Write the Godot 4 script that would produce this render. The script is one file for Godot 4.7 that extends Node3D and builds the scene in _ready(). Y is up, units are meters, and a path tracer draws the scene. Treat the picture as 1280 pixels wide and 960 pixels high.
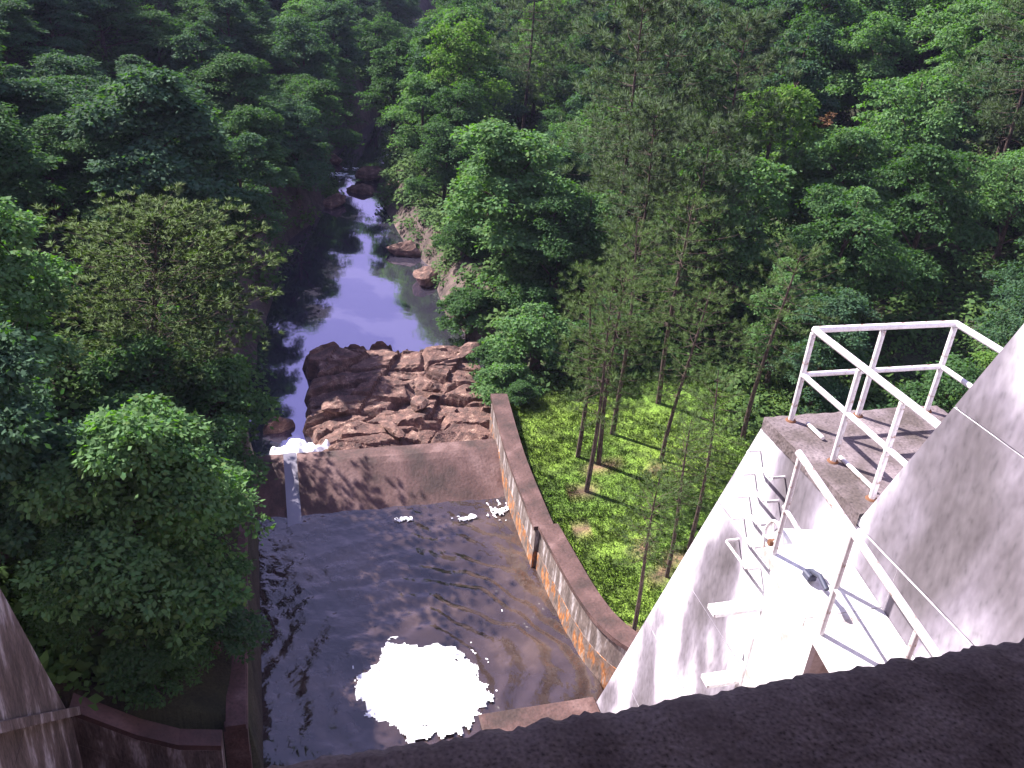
extends Node3D

const WALL_X := 5.14          # inner face of the right spillway wall
const LEFT_X := -0.6          # inner face of the left channel wall
const RIVER_Y := -0.3

var mats := {}
var used := {}
var rng := RandomNumberGenerator.new()
var soft := FastNoiseLite.new()
var fine := FastNoiseLite.new()
var cells := FastNoiseLite.new()
var cracks := FastNoiseLite.new()

# ------------------------------------------------------------------ helpers
func lin(r: float, g: float, b: float) -> Color:
	return Color(r, g, b).linear_to_srgb()

func numbered(called: String) -> String:
	var n: int = used.get(called, 0)
	used[called] = n + 1
	return called if n == 0 else "%s_%03d" % [called, n]

func tag(o: Node, label := "", category := "", group := "", kind := "") -> Node:
	if label: o.set_meta("label", label)
	if category: o.set_meta("category", category)
	if group: o.set_meta("group", group)
	if kind: o.set_meta("kind", kind)
	return o

func base(called: String, at := Vector3.ZERO, turn := 0.0) -> Node3D:
	var o := Node3D.new()
	o.name = numbered(called)
	add_child(o)
	o.position = at
	o.rotation.y = turn
	return o

func put(called: String, m: Mesh, mat: Material, parent: Node = null) -> MeshInstance3D:
	var o := MeshInstance3D.new()
	o.mesh = m
	if mat: o.material_override = mat
	o.cast_shadow = GeometryInstance3D.SHADOW_CASTING_SETTING_ON
	if parent:
		o.name = called
		parent.add_child(o, true)
	else:
		o.name = numbered(called)
		add_child(o)
	return o

func st() -> SurfaceTool:
	var s := SurfaceTool.new()
	s.begin(Mesh.PRIMITIVE_TRIANGLES)
	s.set_smooth_group(-1)
	return s

func done(s: SurfaceTool) -> ArrayMesh:
	s.generate_normals()
	return s.commit()

func tri(s: SurfaceTool, a: Vector3, b: Vector3, c: Vector3, inside: Vector3) -> void:
	# clockwise seen from outside
	var nn := (c - a).cross(b - a)
	if nn.dot((a + b + c) / 3.0 - inside) < 0.0:
		var t := b
		b = c
		c = t
	s.add_vertex(a); s.add_vertex(b); s.add_vertex(c)

func quad(s: SurfaceTool, a: Vector3, b: Vector3, c: Vector3, d: Vector3, inside: Vector3) -> void:
	tri(s, a, b, c, inside)
	tri(s, a, c, d, inside)

# eight corners: bottom ring then top ring
func hexa(s: SurfaceTool, p: Array) -> void:
	var mid := Vector3.ZERO
	for v in p: mid += v
	mid /= 8.0
	quad(s, p[0], p[1], p[2], p[3], mid)
	quad(s, p[4], p[5], p[6], p[7], mid)
	for i in 4:
		var j := (i + 1) % 4
		quad(s, p[i], p[j], p[j + 4], p[i + 4], mid)

func box(s: SurfaceTool, a: Vector3, b: Vector3) -> void:
	hexa(s, [Vector3(a.x, a.y, a.z), Vector3(b.x, a.y, a.z), Vector3(b.x, a.y, b.z), Vector3(a.x, a.y, b.z),
		Vector3(a.x, b.y, a.z), Vector3(b.x, b.y, a.z), Vector3(b.x, b.y, b.z), Vector3(a.x, b.y, b.z)])

# box with chamfered edges
func cham(s: SurfaceTool, a: Vector3, b: Vector3, c := 0.02) -> void:
	var mid := (a + b) / 2.0
	var h := (b - a) / 2.0
	var pts := {}
	for sx in [-1, 1]:
		for sy in [-1, 1]:
			for sz in [-1, 1]:
				for k in 3:
					var v := Vector3(sx * (h.x - (0.0 if k == 0 else c)), sy * (h.y - (0.0 if k == 1 else c)), sz * (h.z - (0.0 if k == 2 else c)))
					pts[[sx, sy, sz, k]] = mid + v
				tri(s, pts[[sx, sy, sz, 0]], pts[[sx, sy, sz, 1]], pts[[sx, sy, sz, 2]], mid)
	for u in [-1, 1]:
		quad(s, pts[[u, -1, -1, 0]], pts[[u, 1, -1, 0]], pts[[u, 1, 1, 0]], pts[[u, -1, 1, 0]], mid)
		quad(s, pts[[-1, u, -1, 1]], pts[[1, u, -1, 1]], pts[[1, u, 1, 1]], pts[[-1, u, 1, 1]], mid)
		quad(s, pts[[-1, -1, u, 2]], pts[[1, -1, u, 2]], pts[[1, 1, u, 2]], pts[[-1, 1, u, 2]], mid)
		for w in [-1, 1]:
			quad(s, pts[[u, w, -1, 0]], pts[[u, w, 1, 0]], pts[[u, w, 1, 1]], pts[[u, w, -1, 1]], mid)
			quad(s, pts[[u, -1, w, 0]], pts[[u, 1, w, 0]], pts[[u, 1, w, 2]], pts[[u, -1, w, 2]], mid)
			quad(s, pts[[-1, u, w, 1]], pts[[1, u, w, 1]], pts[[1, u, w, 2]], pts[[-1, u, w, 2]], mid)

func tube(s: SurfaceTool, path: Array, radii: Array, sides := 8, caps := true) -> void:
	s.set_smooth_group(1)
	var rings := []
	for i in path.size():
		var d: Vector3 = (path[min(i + 1, path.size() - 1)] - path[max(i - 1, 0)]).normalized()
		var u := d.cross(Vector3(0.31, 0.2, 0.93)).normalized()
		var w := d.cross(u)
		var ring := []
		for k in sides:
			var t := TAU * k / sides
			ring.append(path[i] + (u * cos(t) + w * sin(t)) * radii[min(i, radii.size() - 1)])
		rings.append(ring)
	for i in path.size() - 1:
		for k in sides:
			var j := (k + 1) % sides
			quad(s, rings[i][k], rings[i][j], rings[i + 1][j], rings[i + 1][k], (path[i] + path[i + 1]) / 2.0)
	if caps:
		s.set_smooth_group(-1)
		for e in [0, path.size() - 1]:
			var inside: Vector3 = path[1] if e == 0 else path[e - 1]
			for k in sides: tri(s, path[e], rings[e][k], rings[e][(k + 1) % sides], inside)
	s.set_smooth_group(-1)

func pipe(path: Array, r: float, sides := 10) -> ArrayMesh:
	var s := st()
	tube(s, path, [r], sides)
	return done(s)

# height field as a mesh; where the callable gives NAN nothing is built
func field(xs: Array, zs: Array, f: Callable, tint = null, smooth := true) -> ArrayMesh:
	var s := SurfaceTool.new()
	s.begin(Mesh.PRIMITIVE_TRIANGLES)
	s.set_smooth_group(0 if smooth else -1)
	var h := []
	for z in zs:
		var row := PackedFloat32Array()
		for x in xs: row.append(f.call(x, z))
		h.append(row)
	for j in zs.size() - 1:
		for i in xs.size() - 1:
			var a := Vector3(xs[i], h[j][i], zs[j])
			var b := Vector3(xs[i + 1], h[j][i + 1], zs[j])
			var c := Vector3(xs[i + 1], h[j + 1][i + 1], zs[j + 1])
			var d := Vector3(xs[i], h[j + 1][i], zs[j + 1])
			if is_nan(a.y + b.y + c.y + d.y): continue
			for v in ([a, b, c, a, c, d] if zs[j] < zs[j + 1] else [a, c, b, a, d, c]):
				if tint: s.set_color(tint.call(v))
				s.add_vertex(v)
	if smooth: s.index()
	s.generate_normals()
	return s.commit()

func steps(a: float, b: float, d: float) -> Array:
	var out := []
	var n := int(ceil(abs(b - a) / d))
	for i in n + 1: out.append(lerpf(a, b, float(i) / n))
	return out

# ------------------------------------------------------------------ textures and materials
func noise_image(size: int, sd: int, freq: float, oct := 4) -> Image:
	var n := FastNoiseLite.new()
	n.seed = sd
	n.noise_type = FastNoiseLite.TYPE_SIMPLEX_SMOOTH
	n.frequency = freq
	n.fractal_octaves = oct
	return n.get_seamless_image(size, size, false, false, 0.12, true)

func ramp(stops: Array, t: float) -> Color:
	for i in range(1, stops.size()):
		if t <= stops[i][0]:
			var k: float = (t - stops[i - 1][0]) / maxf(stops[i][0] - stops[i - 1][0], 0.0001)
			return stops[i - 1][1].lerp(stops[i][1], clampf(k, 0, 1))
	return stops[-1][1]

# coarse patches picked from a colour ramp, then fine grain on top
func paint(size: int, sd: int, coarse: float, grain: float, stops: Array, grit := 0.25, spots := 0.0, oct := 5, mid := 0.25) -> ImageTexture:
	var a := noise_image(size, sd, coarse, oct).get_data()
	var b := noise_image(size, sd + 7, grain, 3).get_data()
	var c := noise_image(size, sd + 13, coarse * 4.0, 3).get_data()
	var table := []
	for i in 256: table.append(ramp(stops, i / 255.0))
	var data := PackedByteArray()
	data.resize(size * size * 3)
	for i in size * size:
		var col: Color = table[clampi(int((a[i] - 128) * 1.35 + 128 + (c[i] - 128) * mid), 0, 255)]
		var g := 1.0 + (b[i] / 255.0 - 0.5) * 2.0 * grit
		if spots > 0.0 and b[i] < 70: g *= 1.0 - spots * (70 - b[i]) / 70.0
		data[i * 3] = clampi(int(col.r * g * 255.0), 0, 255)
		data[i * 3 + 1] = clampi(int(col.g * g * 255.0), 0, 255)
		data[i * 3 + 2] = clampi(int(col.b * g * 255.0), 0, 255)
	var im := Image.create_from_data(size, size, false, Image.FORMAT_RGB8, data)
	return ImageTexture.create_from_image(im)

func relief(size: int, sd: int, freq: float, strength: float) -> ImageTexture:
	var im := noise_image(size, sd, freq, 5)
	im.convert(Image.FORMAT_RGBA8)
	im.bump_map_to_normal_map(strength)
	return ImageTexture.create_from_image(im)

func surface(tex: Texture2D, scale: Vector3, rough := 0.9, normal: Texture2D = null, nscale := 0.6) -> StandardMaterial3D:
	var m := StandardMaterial3D.new()
	m.albedo_texture = tex
	m.uv1_triplanar = true
	m.uv1_world_triplanar = true
	m.uv1_scale = scale
	m.roughness = rough
	if normal:
		m.normal_enabled = true
		m.normal_texture = normal
		m.normal_scale = nscale
	return m

func plain(c: Color, rough := 0.6, metal := 0.0) -> StandardMaterial3D:
	var m := StandardMaterial3D.new()
	m.albedo_color = c
	m.roughness = rough
	m.metallic = metal
	return m

func leafy(c: Color, through := 0.95, rough := 0.7) -> StandardMaterial3D:
	var m := StandardMaterial3D.new()
	m.albedo_color = c
	m.vertex_color_use_as_albedo = true
	m.roughness = rough
	m.metallic_specular = 0.2
	m.backlight_enabled = true
	m.backlight = Color(through * 0.85, through, through * 0.35)
	m.cull_mode = BaseMaterial3D.CULL_DISABLED
	return m

func make_materials() -> void:
	var bump := relief(512, 3, 0.02, 6.0)
	var bump_fine := relief(512, 5, 0.06, 5.0)
	# lime-bleached, grime-streaked wall concrete
	var streaks := paint(1024, 21, 0.0045, 0.09, [[0.0, lin(0.12, 0.105, 0.12)], [0.18, lin(0.18, 0.16, 0.19)], [0.31, lin(0.25, 0.225, 0.275)], [0.41, lin(0.42, 0.39, 0.45)], [0.5, lin(0.62, 0.595, 0.65)], [1.0, lin(0.74, 0.72, 0.76)]], 0.1, 0.15, 3, 0.16)
	mats.wall = surface(streaks, Vector3(0.13, 0.055, 0.13), 0.9, bump, 0.3)
	mats.wall.uv1_offset = Vector3(0.3, 0.1, 0.2)
	var slab := paint(512, 31, 0.006, 0.11, [[0.0, lin(0.075, 0.058, 0.055)], [0.4, lin(0.125, 0.098, 0.102)], [0.7, lin(0.165, 0.132, 0.142)], [1.0, lin(0.22, 0.18, 0.19)]], 0.16, 0.4)
	mats.slab = surface(slab, Vector3(0.45, 0.45, 0.45), 0.95, bump_fine, 0.4)
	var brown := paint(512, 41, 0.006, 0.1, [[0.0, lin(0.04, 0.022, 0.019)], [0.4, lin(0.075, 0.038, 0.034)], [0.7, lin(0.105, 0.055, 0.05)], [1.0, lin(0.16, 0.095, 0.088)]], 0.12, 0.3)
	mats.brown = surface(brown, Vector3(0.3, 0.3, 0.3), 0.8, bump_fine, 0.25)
	# rust-stained retaining wall: vertical streaks of orange iron stain on grey
	var rusty := paint(512, 51, 0.012, 0.1, [[0.0, lin(0.09, 0.07, 0.06)], [0.36, lin(0.17, 0.125, 0.11)], [0.58, lin(0.18, 0.12, 0.10)], [0.7, lin(0.30, 0.115, 0.035)], [0.82, lin(0.38, 0.13, 0.03)], [1.0, lin(0.4, 0.3, 0.26)]], 0.25, 0.3)
	mats.rusty = surface(rusty, Vector3(0.55, 0.16, 0.55), 0.85, bump, 0.6)
	mats.stain_and_shade = surface(paint(512, 55, 0.01, 0.1, [[0.0, lin(0.07, 0.052, 0.047)], [0.4, lin(0.12, 0.09, 0.082)], [0.66, lin(0.17, 0.13, 0.12)], [0.8, lin(0.28, 0.24, 0.24)], [1.0, lin(0.42, 0.38, 0.39)]], 0.2, 0.3), Vector3(0.6, 0.14, 0.6), 0.85, bump, 0.6)  # weathered wall concrete; on the pier its dark tone stands in for shade
	var dark := paint(512, 61, 0.008, 0.08, [[0.0, lin(0.17, 0.145, 0.145)], [0.5, lin(0.26, 0.23, 0.235)], [1.0, lin(0.36, 0.325, 0.325)]], 0.25, 0.4)
	mats.plainc = surface(dark, Vector3(0.5, 0.3, 0.5), 0.95, bump_fine, 0.3)
	mats.parapet = surface(paint(512, 65, 0.009, 0.22, [[0.0, lin(0.15, 0.125, 0.115)], [0.5, lin(0.25, 0.215, 0.2)], [1.0, lin(0.35, 0.31, 0.29)]], 0.22, 0.6), Vector3(1.5, 1.5, 1.5), 0.95, relief(512, 66, 0.05, 5.0), 0.4)
	var rock := paint(512, 71, 0.01, 0.09, [[0.0, lin(0.05, 0.028, 0.024)], [0.35, lin(0.105, 0.058, 0.048)], [0.6, lin(0.14, 0.072, 0.058)], [0.8, lin(0.21, 0.12, 0.092)], [1.0, lin(0.38, 0.26, 0.2)]], 0.35, 0.5)
	mats.rock = surface(rock, Vector3(0.5, 0.8, 0.5), 0.9, bump_fine, 1.0)
	var soil := paint(512, 81, 0.01, 0.1, [[0.0, Color(0.55, 0.55, 0.55)], [0.5, Color(0.8, 0.8, 0.8)], [1.0, Color(1, 1, 1)]], 0.35, 0.3)
	mats.ground = surface(soil, Vector3(0.4, 0.4, 0.4), 1.0, bump_fine, 0.8)
	mats.ground.vertex_color_use_as_albedo = true
	mats.bark = surface(paint(256, 91, 0.03, 0.12, [[0.0, lin(0.03, 0.02, 0.018)], [0.6, lin(0.085, 0.055, 0.045)], [1.0, lin(0.13, 0.09, 0.075)]], 0.3), Vector3(3, 0.8, 3), 1.0, bump_fine, 1.0)
	mats.steel = plain(lin(0.78, 0.77, 0.80), 0.5, 0.0)
	mats.steel.albedo_texture = paint(256, 95, 0.02, 0.1, [[0.0, Color(0.6, 0.45, 0.38)], [0.18, Color(0.92, 0.9, 0.9)], [1.0, Color(1, 1, 1)]], 0.05)
	mats.steel.uv1_triplanar = true
	mats.steel.uv1_scale = Vector3(2, 2, 2)
	mats.rust = plain(lin(0.16, 0.07, 0.035), 0.9)
	mats.paint = surface(paint(256, 97, 0.012, 0.1, [[0.0, lin(0.45, 0.40, 0.38)], [0.35, lin(0.72, 0.71, 0.73)], [1.0, lin(0.8, 0.8, 0.82)]], 0.08, 0.1), Vector3(0.7, 0.7, 0.7), 0.55)
	mats.iron = plain(lin(0.05, 0.055, 0.09), 0.6, 0.2)
	var ripple := relief(512, 103, 0.05, 4.0)
	var murk := paint(512, 101, 0.006, 0.05, [[0.0, lin(0.024, 0.016, 0.016)], [0.5, lin(0.042, 0.028, 0.027)], [1.0, lin(0.085, 0.056, 0.045)]], 0.06)
	mats.basin = surface(murk, Vector3(0.16, 0.16, 0.16), 0.08, ripple, 0.3)
	mats.basin.metallic_specular = 0.8
	mats.river = surface(murk, Vector3(0.06, 0.06, 0.06), 0.05, relief(512, 107, 0.02, 2.0), 0.06)
	mats.river.albedo_texture = null
	mats.river.albedo_color = Color(0.57, 0.55, 0.66)
	mats.river.metallic_specular = 1.0
	mats.river.metallic = 0.9
	mats.river.clearcoat_enabled = true
	mats.river.clearcoat = 1.0
	mats.river.clearcoat_roughness = 0.04
	mats.foam = plain(lin(0.86, 0.86, 0.9), 0.75)
	mats.foam.normal_enabled = true
	mats.foam.normal_texture = bump_fine
	mats.foam.uv1_triplanar = true
	mats.foam.uv1_scale = Vector3(2, 2, 2)
	mats.fall = plain(lin(0.2, 0.19, 0.23), 0.2)

# ------------------------------------------------------------------ terrain
const LB := [[-8, -0.62], [-18.4, -0.62], [-20, -0.7], [-23, -0.1], [-27.4, 0.3], [-35, 1.2], [-38.3, 2.9], [-41, 3.5], [-45.5, 3.5], [-54, 6.0], [-63.5, 9.6], [-80, 14], [-104, 18], [-118, 22], [-150, 26]]
const RB := [[-8, 5.2], [-16, 5.2], [-17.2, 5.28], [-18.4, 5.42], [-20, 5.6], [-23, 5.7], [-25, 5.7], [-27.4, 5.4], [-31, 5.5], [-35, 5.1], [-38.3, 4.9], [-41, 5.0], [-45.5, 5.4], [-54, 7.6], [-63.5, 11.4], [-80, 16], [-104, 20], [-118, 23], [-150, 26]]

func along(t: Array, z: float) -> float:
	if z >= t[0][0]: return t[0][1]
	for i in range(1, t.size()):
		if z >= t[i][0]:
			return lerpf(t[i - 1][1], t[i][1], (z - t[i - 1][0]) / float(t[i][0] - t[i - 1][0]))
	return t[-1][1]

func ground(x: float, z: float) -> float:
	var l := along(LB, z)
	var r := along(RB, z)
	if z > -9.6 and x > -2.9 and x < 5.5: return -1.2
	if z > -11.0 and x > 0.0 and x < 5.42 + maxf(z + 10.75, 0.0) * 0.62: return -1.2
	var g: float
	var n := soft.get_noise_2d(x * 3.0, z * 3.0)
	var far := smoothstep(-95.0, -150.0, z) * 16.0
	if x >= l and x <= r and z > -117.0:
		return -1.1
	if x > (l + r) / 2.0:
		var d := maxf(x - r, 0.0)
		var terrace := 0.95 + 0.04 * d
		var bank := RIVER_Y - 0.4 + 1.7 * smoothstep(0.0, 1.7, d) + n * 0.5 * smoothstep(0.0, 1.0, d) * smoothstep(9.0, 2.0, d)
		g = lerpf(terrace, bank, smoothstep(-18.6, -21.5, z)) if d > 0.01 else (-1.1 if z > -19.0 else -0.9)
		var u := maxf(d - 6.0, 0.0)
		g += minf(0.021 * u * u, 0.7 * u) + n * 0.25 * smoothstep(1.0, 5.0, d)
	else:
		var d := maxf(l - x, 0.0)
		var near := 1.3 + 0.5 * minf(d, 5.0)
		var cliff := RIVER_Y - 0.5 + (1.7 if z > -24.0 else 2.5) * smoothstep(0.0, 1.6, d) + n * 0.9 * smoothstep(0.0, 1.0, d) + 0.24 * d
		g = lerpf(near, cliff, smoothstep(-18.0, -21.0, z)) if d > 0.01 else -1.1
		var u := maxf(d - 4.0, 0.0)
		g += minf(0.03 * u * u, 0.75 * u) + n * 0.2
	return g + far

func ground_tint(v: Vector3) -> Color:
	var l := along(LB, v.z)
	var r := along(RB, v.z)
	var n := fine.get_noise_2d(v.x * 6.0, v.z * 6.0)
	var soil := Color(0.055, 0.042, 0.026).lerp(Color(0.04, 0.055, 0.02), clampf(0.5 + n, 0, 1))
	var turf := Color(0.23, 0.37, 0.045).lerp(Color(0.17, 0.31, 0.04), clampf(0.5 + n * 1.4, 0, 1))
	var stone := Color(0.12, 0.085, 0.08).lerp(Color(0.2, 0.14, 0.12), clampf(0.4 + n, 0, 1))
	var c := soil
	if v.x > r:
		var lawn := smoothstep(-20.2, -18.6, v.z + n * 0.8) * (1.0 - smoothstep(7.0, 11.0, v.x - r + n * 2.0))
		c = c.lerp(turf, lawn)
		for b in bare: if Vector2(v.x, v.z).distance_to(b) < 0.26 + n * 0.3: c = Color(0.24, 0.15, 0.09)
		c = c.lerp(stone, (1.0 - smoothstep(1.0, 2.4, v.x - r + n)) * smoothstep(-19.6, -21.5, v.z))
	elif v.x < l:
		c = c.lerp(stone * 0.8, (1.0 - smoothstep(1.0, 2.6, l - v.x + n)) * smoothstep(-18.5, -20.5, v.z))
	else: c = stone * 0.6
	return c

var bare := [Vector2(6.5, -14.9), Vector2(7.0, -15.7), Vector2(5.9, -10.62), Vector2(6.95, -11.9), Vector2(7.5, -12.3), Vector2(6.75, -12.7), Vector2(8.3, -15.4), Vector2(5.95, -13.6)]

func build_terrain() -> void:
	var xs := []
	for x in [-70.0, -58.0, -48.0, -40.0, -34.0, -29.0, -25.0, -21.5, -18.5, -16.0, -14.0, -12.0, -10.5, -9.0]: xs.append(x)
	xs += steps(-8.0, -0.85, 0.4)
	xs += [-0.63]
	xs += steps(-0.3, 4.9, 0.45)
	xs += [5.19, 5.3]
	xs += steps(5.4, 6.2, 0.1)
	xs += steps(6.5, 24.0, 0.45)
	for x in [25, 26.2, 27.5, 29, 31, 33, 35.5, 38, 41, 45, 50, 56, 63, 72, 84, 100]: xs.append(float(x))
	var zs := steps(-8.0, -9.55, 0.5)
	zs += steps(-9.65, -10.9, 0.12)
	zs += steps(-11.1, -48.0, 0.42)
	zs += steps(-49.0, -80.0, 0.9)
	for z in [-82, -84.5, -87, -90, -93.5, -97, -101, -105, -110, -116, -123, -131, -140, -152]: zs.append(float(z))
	tag(put("ground", field(xs, zs, ground, ground_tint), mats.ground), "forest floor, banks and terrace", "", "", "structure")

# ------------------------------------------------------------------ leaves
class Leaves:
	var v := PackedVector3Array()
	var n := PackedVector3Array()
	var c := PackedColorArray()
	var i := PackedInt32Array()
	func add(p: Vector3, tip: Vector3, side: Vector3, nor: Vector3, col: Color) -> void:
		var k := v.size()
		var mid := p + tip * 0.45
		v.append(p); v.append(mid + side - nor * side.length() * 0.25); v.append(p + tip); v.append(mid - side - nor * side.length() * 0.25)
		for q in 4:
			n.append(nor)
			c.append(col)
		i.append(k); i.append(k + 1); i.append(k + 2); i.append(k); i.append(k + 2); i.append(k + 3)
	func mesh() -> ArrayMesh:
		var a := []
		a.resize(Mesh.ARRAY_MAX)
		a[Mesh.ARRAY_VERTEX] = v
		a[Mesh.ARRAY_NORMAL] = n
		a[Mesh.ARRAY_COLOR] = c
		a[Mesh.ARRAY_INDEX] = i
		var m := ArrayMesh.new()
		m.add_surface_from_arrays(Mesh.PRIMITIVE_TRIANGLES, a)
		return m

func ball(r: RandomNumberGenerator) -> Vector3:
	var z := r.randf_range(-1, 1)
	var t := r.randf() * TAU
	var k := sqrt(1 - z * z)
	return Vector3(k * cos(t), z, k * sin(t))

func limb(s: SurfaceTool, a: Vector3, b: Vector3, ra: float, rb: float, sag: float, r: RandomNumberGenerator, sides := 5) -> void:
	var path := []
	var rad := []
	for k in 5:
		var t := k / 4.0
		path.append(a.lerp(b, t) + Vector3(r.randf_range(-1, 1), 0, r.randf_range(-1, 1)) * (b - a).length() * 0.04 * sin(t * PI) + Vector3.UP * sag * sin(t * PI))
		rad.append(lerpf(ra, rb, t))
	tube(s, path, rad, sides, false)

# a broad-leaved tree about 7 m tall: trunk and limbs, and a crown of leaf layers
func broadleaf(sd: int, height: float, rad: float, low: float, clumps: int, per: int, leaf: float, flat: float) -> Array:
	var r := RandomNumberGenerator.new()
	r.seed = sd
	var wood := st()
	var lv := Leaves.new()
	var trunk := []
	var tr := []
	for k in 7:
		var t := k / 6.0
		trunk.append(Vector3(sin(t * 3.0 + sd) * 0.18 * t, t * height * 0.86 - 0.25 * (1.0 if k == 0 else 0.0), cos(t * 2.4 + sd) * 0.18 * t))
		tr.append(0.16 * (1.0 - 0.86 * t) + (0.05 if k == 0 else 0.0))
	tube(wood, trunk, tr, 7, false)
	# boughs: lobes of different size spread round the trunk, topped by a leader
	var lobes := []
	var many := 7 + (sd % 3)
	for q in many:
		var t := (q + 0.5) / many
		var ang := q * 2.4 + sd
		var out := rad * r.randf_range(0.42, 0.72) * (1.0 - 0.75 * pow(t, 2.2))
		var y := lerpf(low + (height - low) * 0.2, height * 0.84, t)
		var lr := rad * r.randf_range(0.36, 0.56) * (1.0 - 0.3 * t)
		var c := Vector3(cos(ang) * out, y, sin(ang) * out)
		lobes.append([c, lr, lr * r.randf_range(0.62, 0.95) * (height - low) / (rad * 2.2)])
		var ti := clampi(int((y - lr * 0.6) / (height * 0.86) * 6.0), 1, 5)
		limb(wood, trunk[ti], c, 0.07 * (1.0 - 0.5 * t), 0.025, 0.12, r)
	for q in clumps:
		var lobe: Array = lobes[(q * 7 + r.randi() % 3) % many]
		var d := ball(r)
		if d.y < -0.45: d.y = -d.y * 0.5
		d = d.normalized()
		var lump := 0.9 + 0.7 * soft.get_noise_3d(d.x * 30.0 + q % many * 90.0, d.y * 30.0, d.z * 30.0)
		var depth := pow(r.randf(), 0.3)
		var at: Vector3 = lobe[0] + Vector3(d.x * lobe[1], d.y * lobe[2], d.z * lobe[1]) * lump * lerpf(0.4, 1.0, depth)
		var rc := rad * r.randf_range(0.09, 0.22)
		if q % 4 == 0: limb(wood, lobe[0], at, 0.022, 0.006, 0.04, r, 4)
		var lean := Vector3(d.x, 0.25, d.z).normalized()
		var bright := r.randf_range(0.75, 1.25)
		for k in per:
			var e := ball(r)
			if e.y < -0.15: e.y *= -0.7
			var sh := pow(r.randf(), 0.45) * (1.0 if r.randf() < 0.9 else 1.5)
			var p := at + Vector3(e.x * rc, e.y * rc * flat, e.z * rc) * sh - Vector3.UP * (e.x * lean.x + e.z * lean.z) * rc * 0.3
			var nor := (e * 0.4 + Vector3.UP * 0.6 + lean * 0.2 + ball(r) * 0.75).normalized()
			var dir := (Vector3(e.x, -0.25, e.z) + ball(r) * 0.7)
			dir = (dir - nor * dir.dot(nor)).normalized()
			var sz := leaf * r.randf_range(0.5, 1.35)
			var col := bright * r.randf_range(0.72, 1.3)
			lv.add(p, dir * sz, nor.cross(dir) * sz * r.randf_range(0.24, 0.36), nor, Color(col * r.randf_range(0.8, 1.2), col, col * r.randf_range(0.7, 1.1)))
	return [done(wood), lv.mesh()]

# a pine: bare lower trunk, whorls of branches with tufts of needles
func pine(sd: int, height: float, bare_part: float, rad: float, levels: int, tufts: int, needles: int, nl: float, nw: float, droop: float, lean: float) -> Array:
	var r := RandomNumberGenerator.new()
	r.seed = sd
	var wood := st()
	var lv := Leaves.new()
	var trunk := []
	var tr := []
	for k in 9:
		var t := k / 8.0
		trunk.append(Vector3(lean * t * t + sin(t * 5.0 + sd) * 0.07, t * height - (0.2 if k == 0 else 0.0), cos(t * 4.0 + sd) * 0.09 - 0.09 * cos(float(sd))))
		tr.append(0.085 * (1.0 - 0.88 * t) + 0.006)
	tube(wood, trunk, tr, 7, false)
	for q in levels:
		var t := lerpf(bare_part, 0.985, (q + r.randf() * 0.5) / levels)
		var f := t * 8.0
		var root: Vector3 = trunk[int(f)].lerp(trunk[mini(int(f) + 1, 8)], f - int(f))
		var u := (t - bare_part) / (1.0 - bare_part)
		var span := rad * (0.28 + 0.72 * sin(clampf((1.0 - u) * 1.25 + 0.28, 0, 1) * PI * 0.5)) * (1.0 if u < 0.86 else 0.6)
		if u < 0.18: span *= 0.72
		var count := 4 + (r.randi() % 3)
		var off := r.randf() * TAU
		for b in count:
			var ang := off + TAU * b / count + r.randf_range(-0.3, 0.3)
			var out := Vector3(cos(ang), 0, sin(ang))
			var len := span * r.randf_range(0.65, 1.1)
			var tip: Vector3 = root + out * len + Vector3.UP * len * lerpf(droop, 0.75, u * u)
			limb(wood, root, tip, 0.014, 0.003, -0.06 * len, r, 3)
			for k in tufts:
				var s := lerpf(0.3, 1.02, (k + r.randf()) / tufts)
				var at: Vector3 = root.lerp(tip, s) + Vector3(r.randf_range(-1, 1), r.randf_range(-0.35, 0.5), r.randf_range(-1, 1)) * 0.2 * len * (0.45 + 0.6 * sin(s * PI))
				var bright := r.randf_range(0.75, 1.2)
				var way := (out * 0.6 + Vector3.UP * 0.45 + ball(r) * 0.5).normalized()
				for j in needles:
					var dir := (way + ball(r) * 0.85).normalized()
					var sz := nl * r.randf_range(0.7, 1.2)
					var side := dir.cross(ball(r)).normalized()
					var nor := side.cross(dir).normalized()
					if nor.y < 0: nor = -nor
					nor = (nor + Vector3.UP * 0.7).normalized()
					var col := bright * r.randf_range(0.8, 1.2)
					lv.add(at, dir * sz, side * nw, nor, Color(col * r.randf_range(0.9, 1.15), col, col * r.randf_range(0.8, 1.1)))
	return [done(wood), lv.mesh()]

var protos := {}
var tints := {}

func proto(kind: String, called: String, parts: Array, trunk_mat: Material) -> void:
	var o := Node3D.new()
	o.name = called
	put("trunk", parts[0], trunk_mat, o)
	put("crown", parts[1], null, o)
	protos[kind] = [o, called]

func tree(kind: String, tint: String, x: float, z: float, size: float, turn: float, label: String, group := "", tall := 1.0, category := "tree") -> Node3D:
	var src: Array = protos[kind]
	var o: Node3D = src[0].duplicate()
	o.name = numbered(src[1])
	add_child(o)
	o.position = Vector3(x, ground(x, z) - 0.04, z)
	o.rotation.y = turn
	o.scale = Vector3(size, size * tall, size)
	(o.get_node("crown") as MeshInstance3D).material_override = tints[tint]
	tag(o, label, category, group)
	return o

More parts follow.
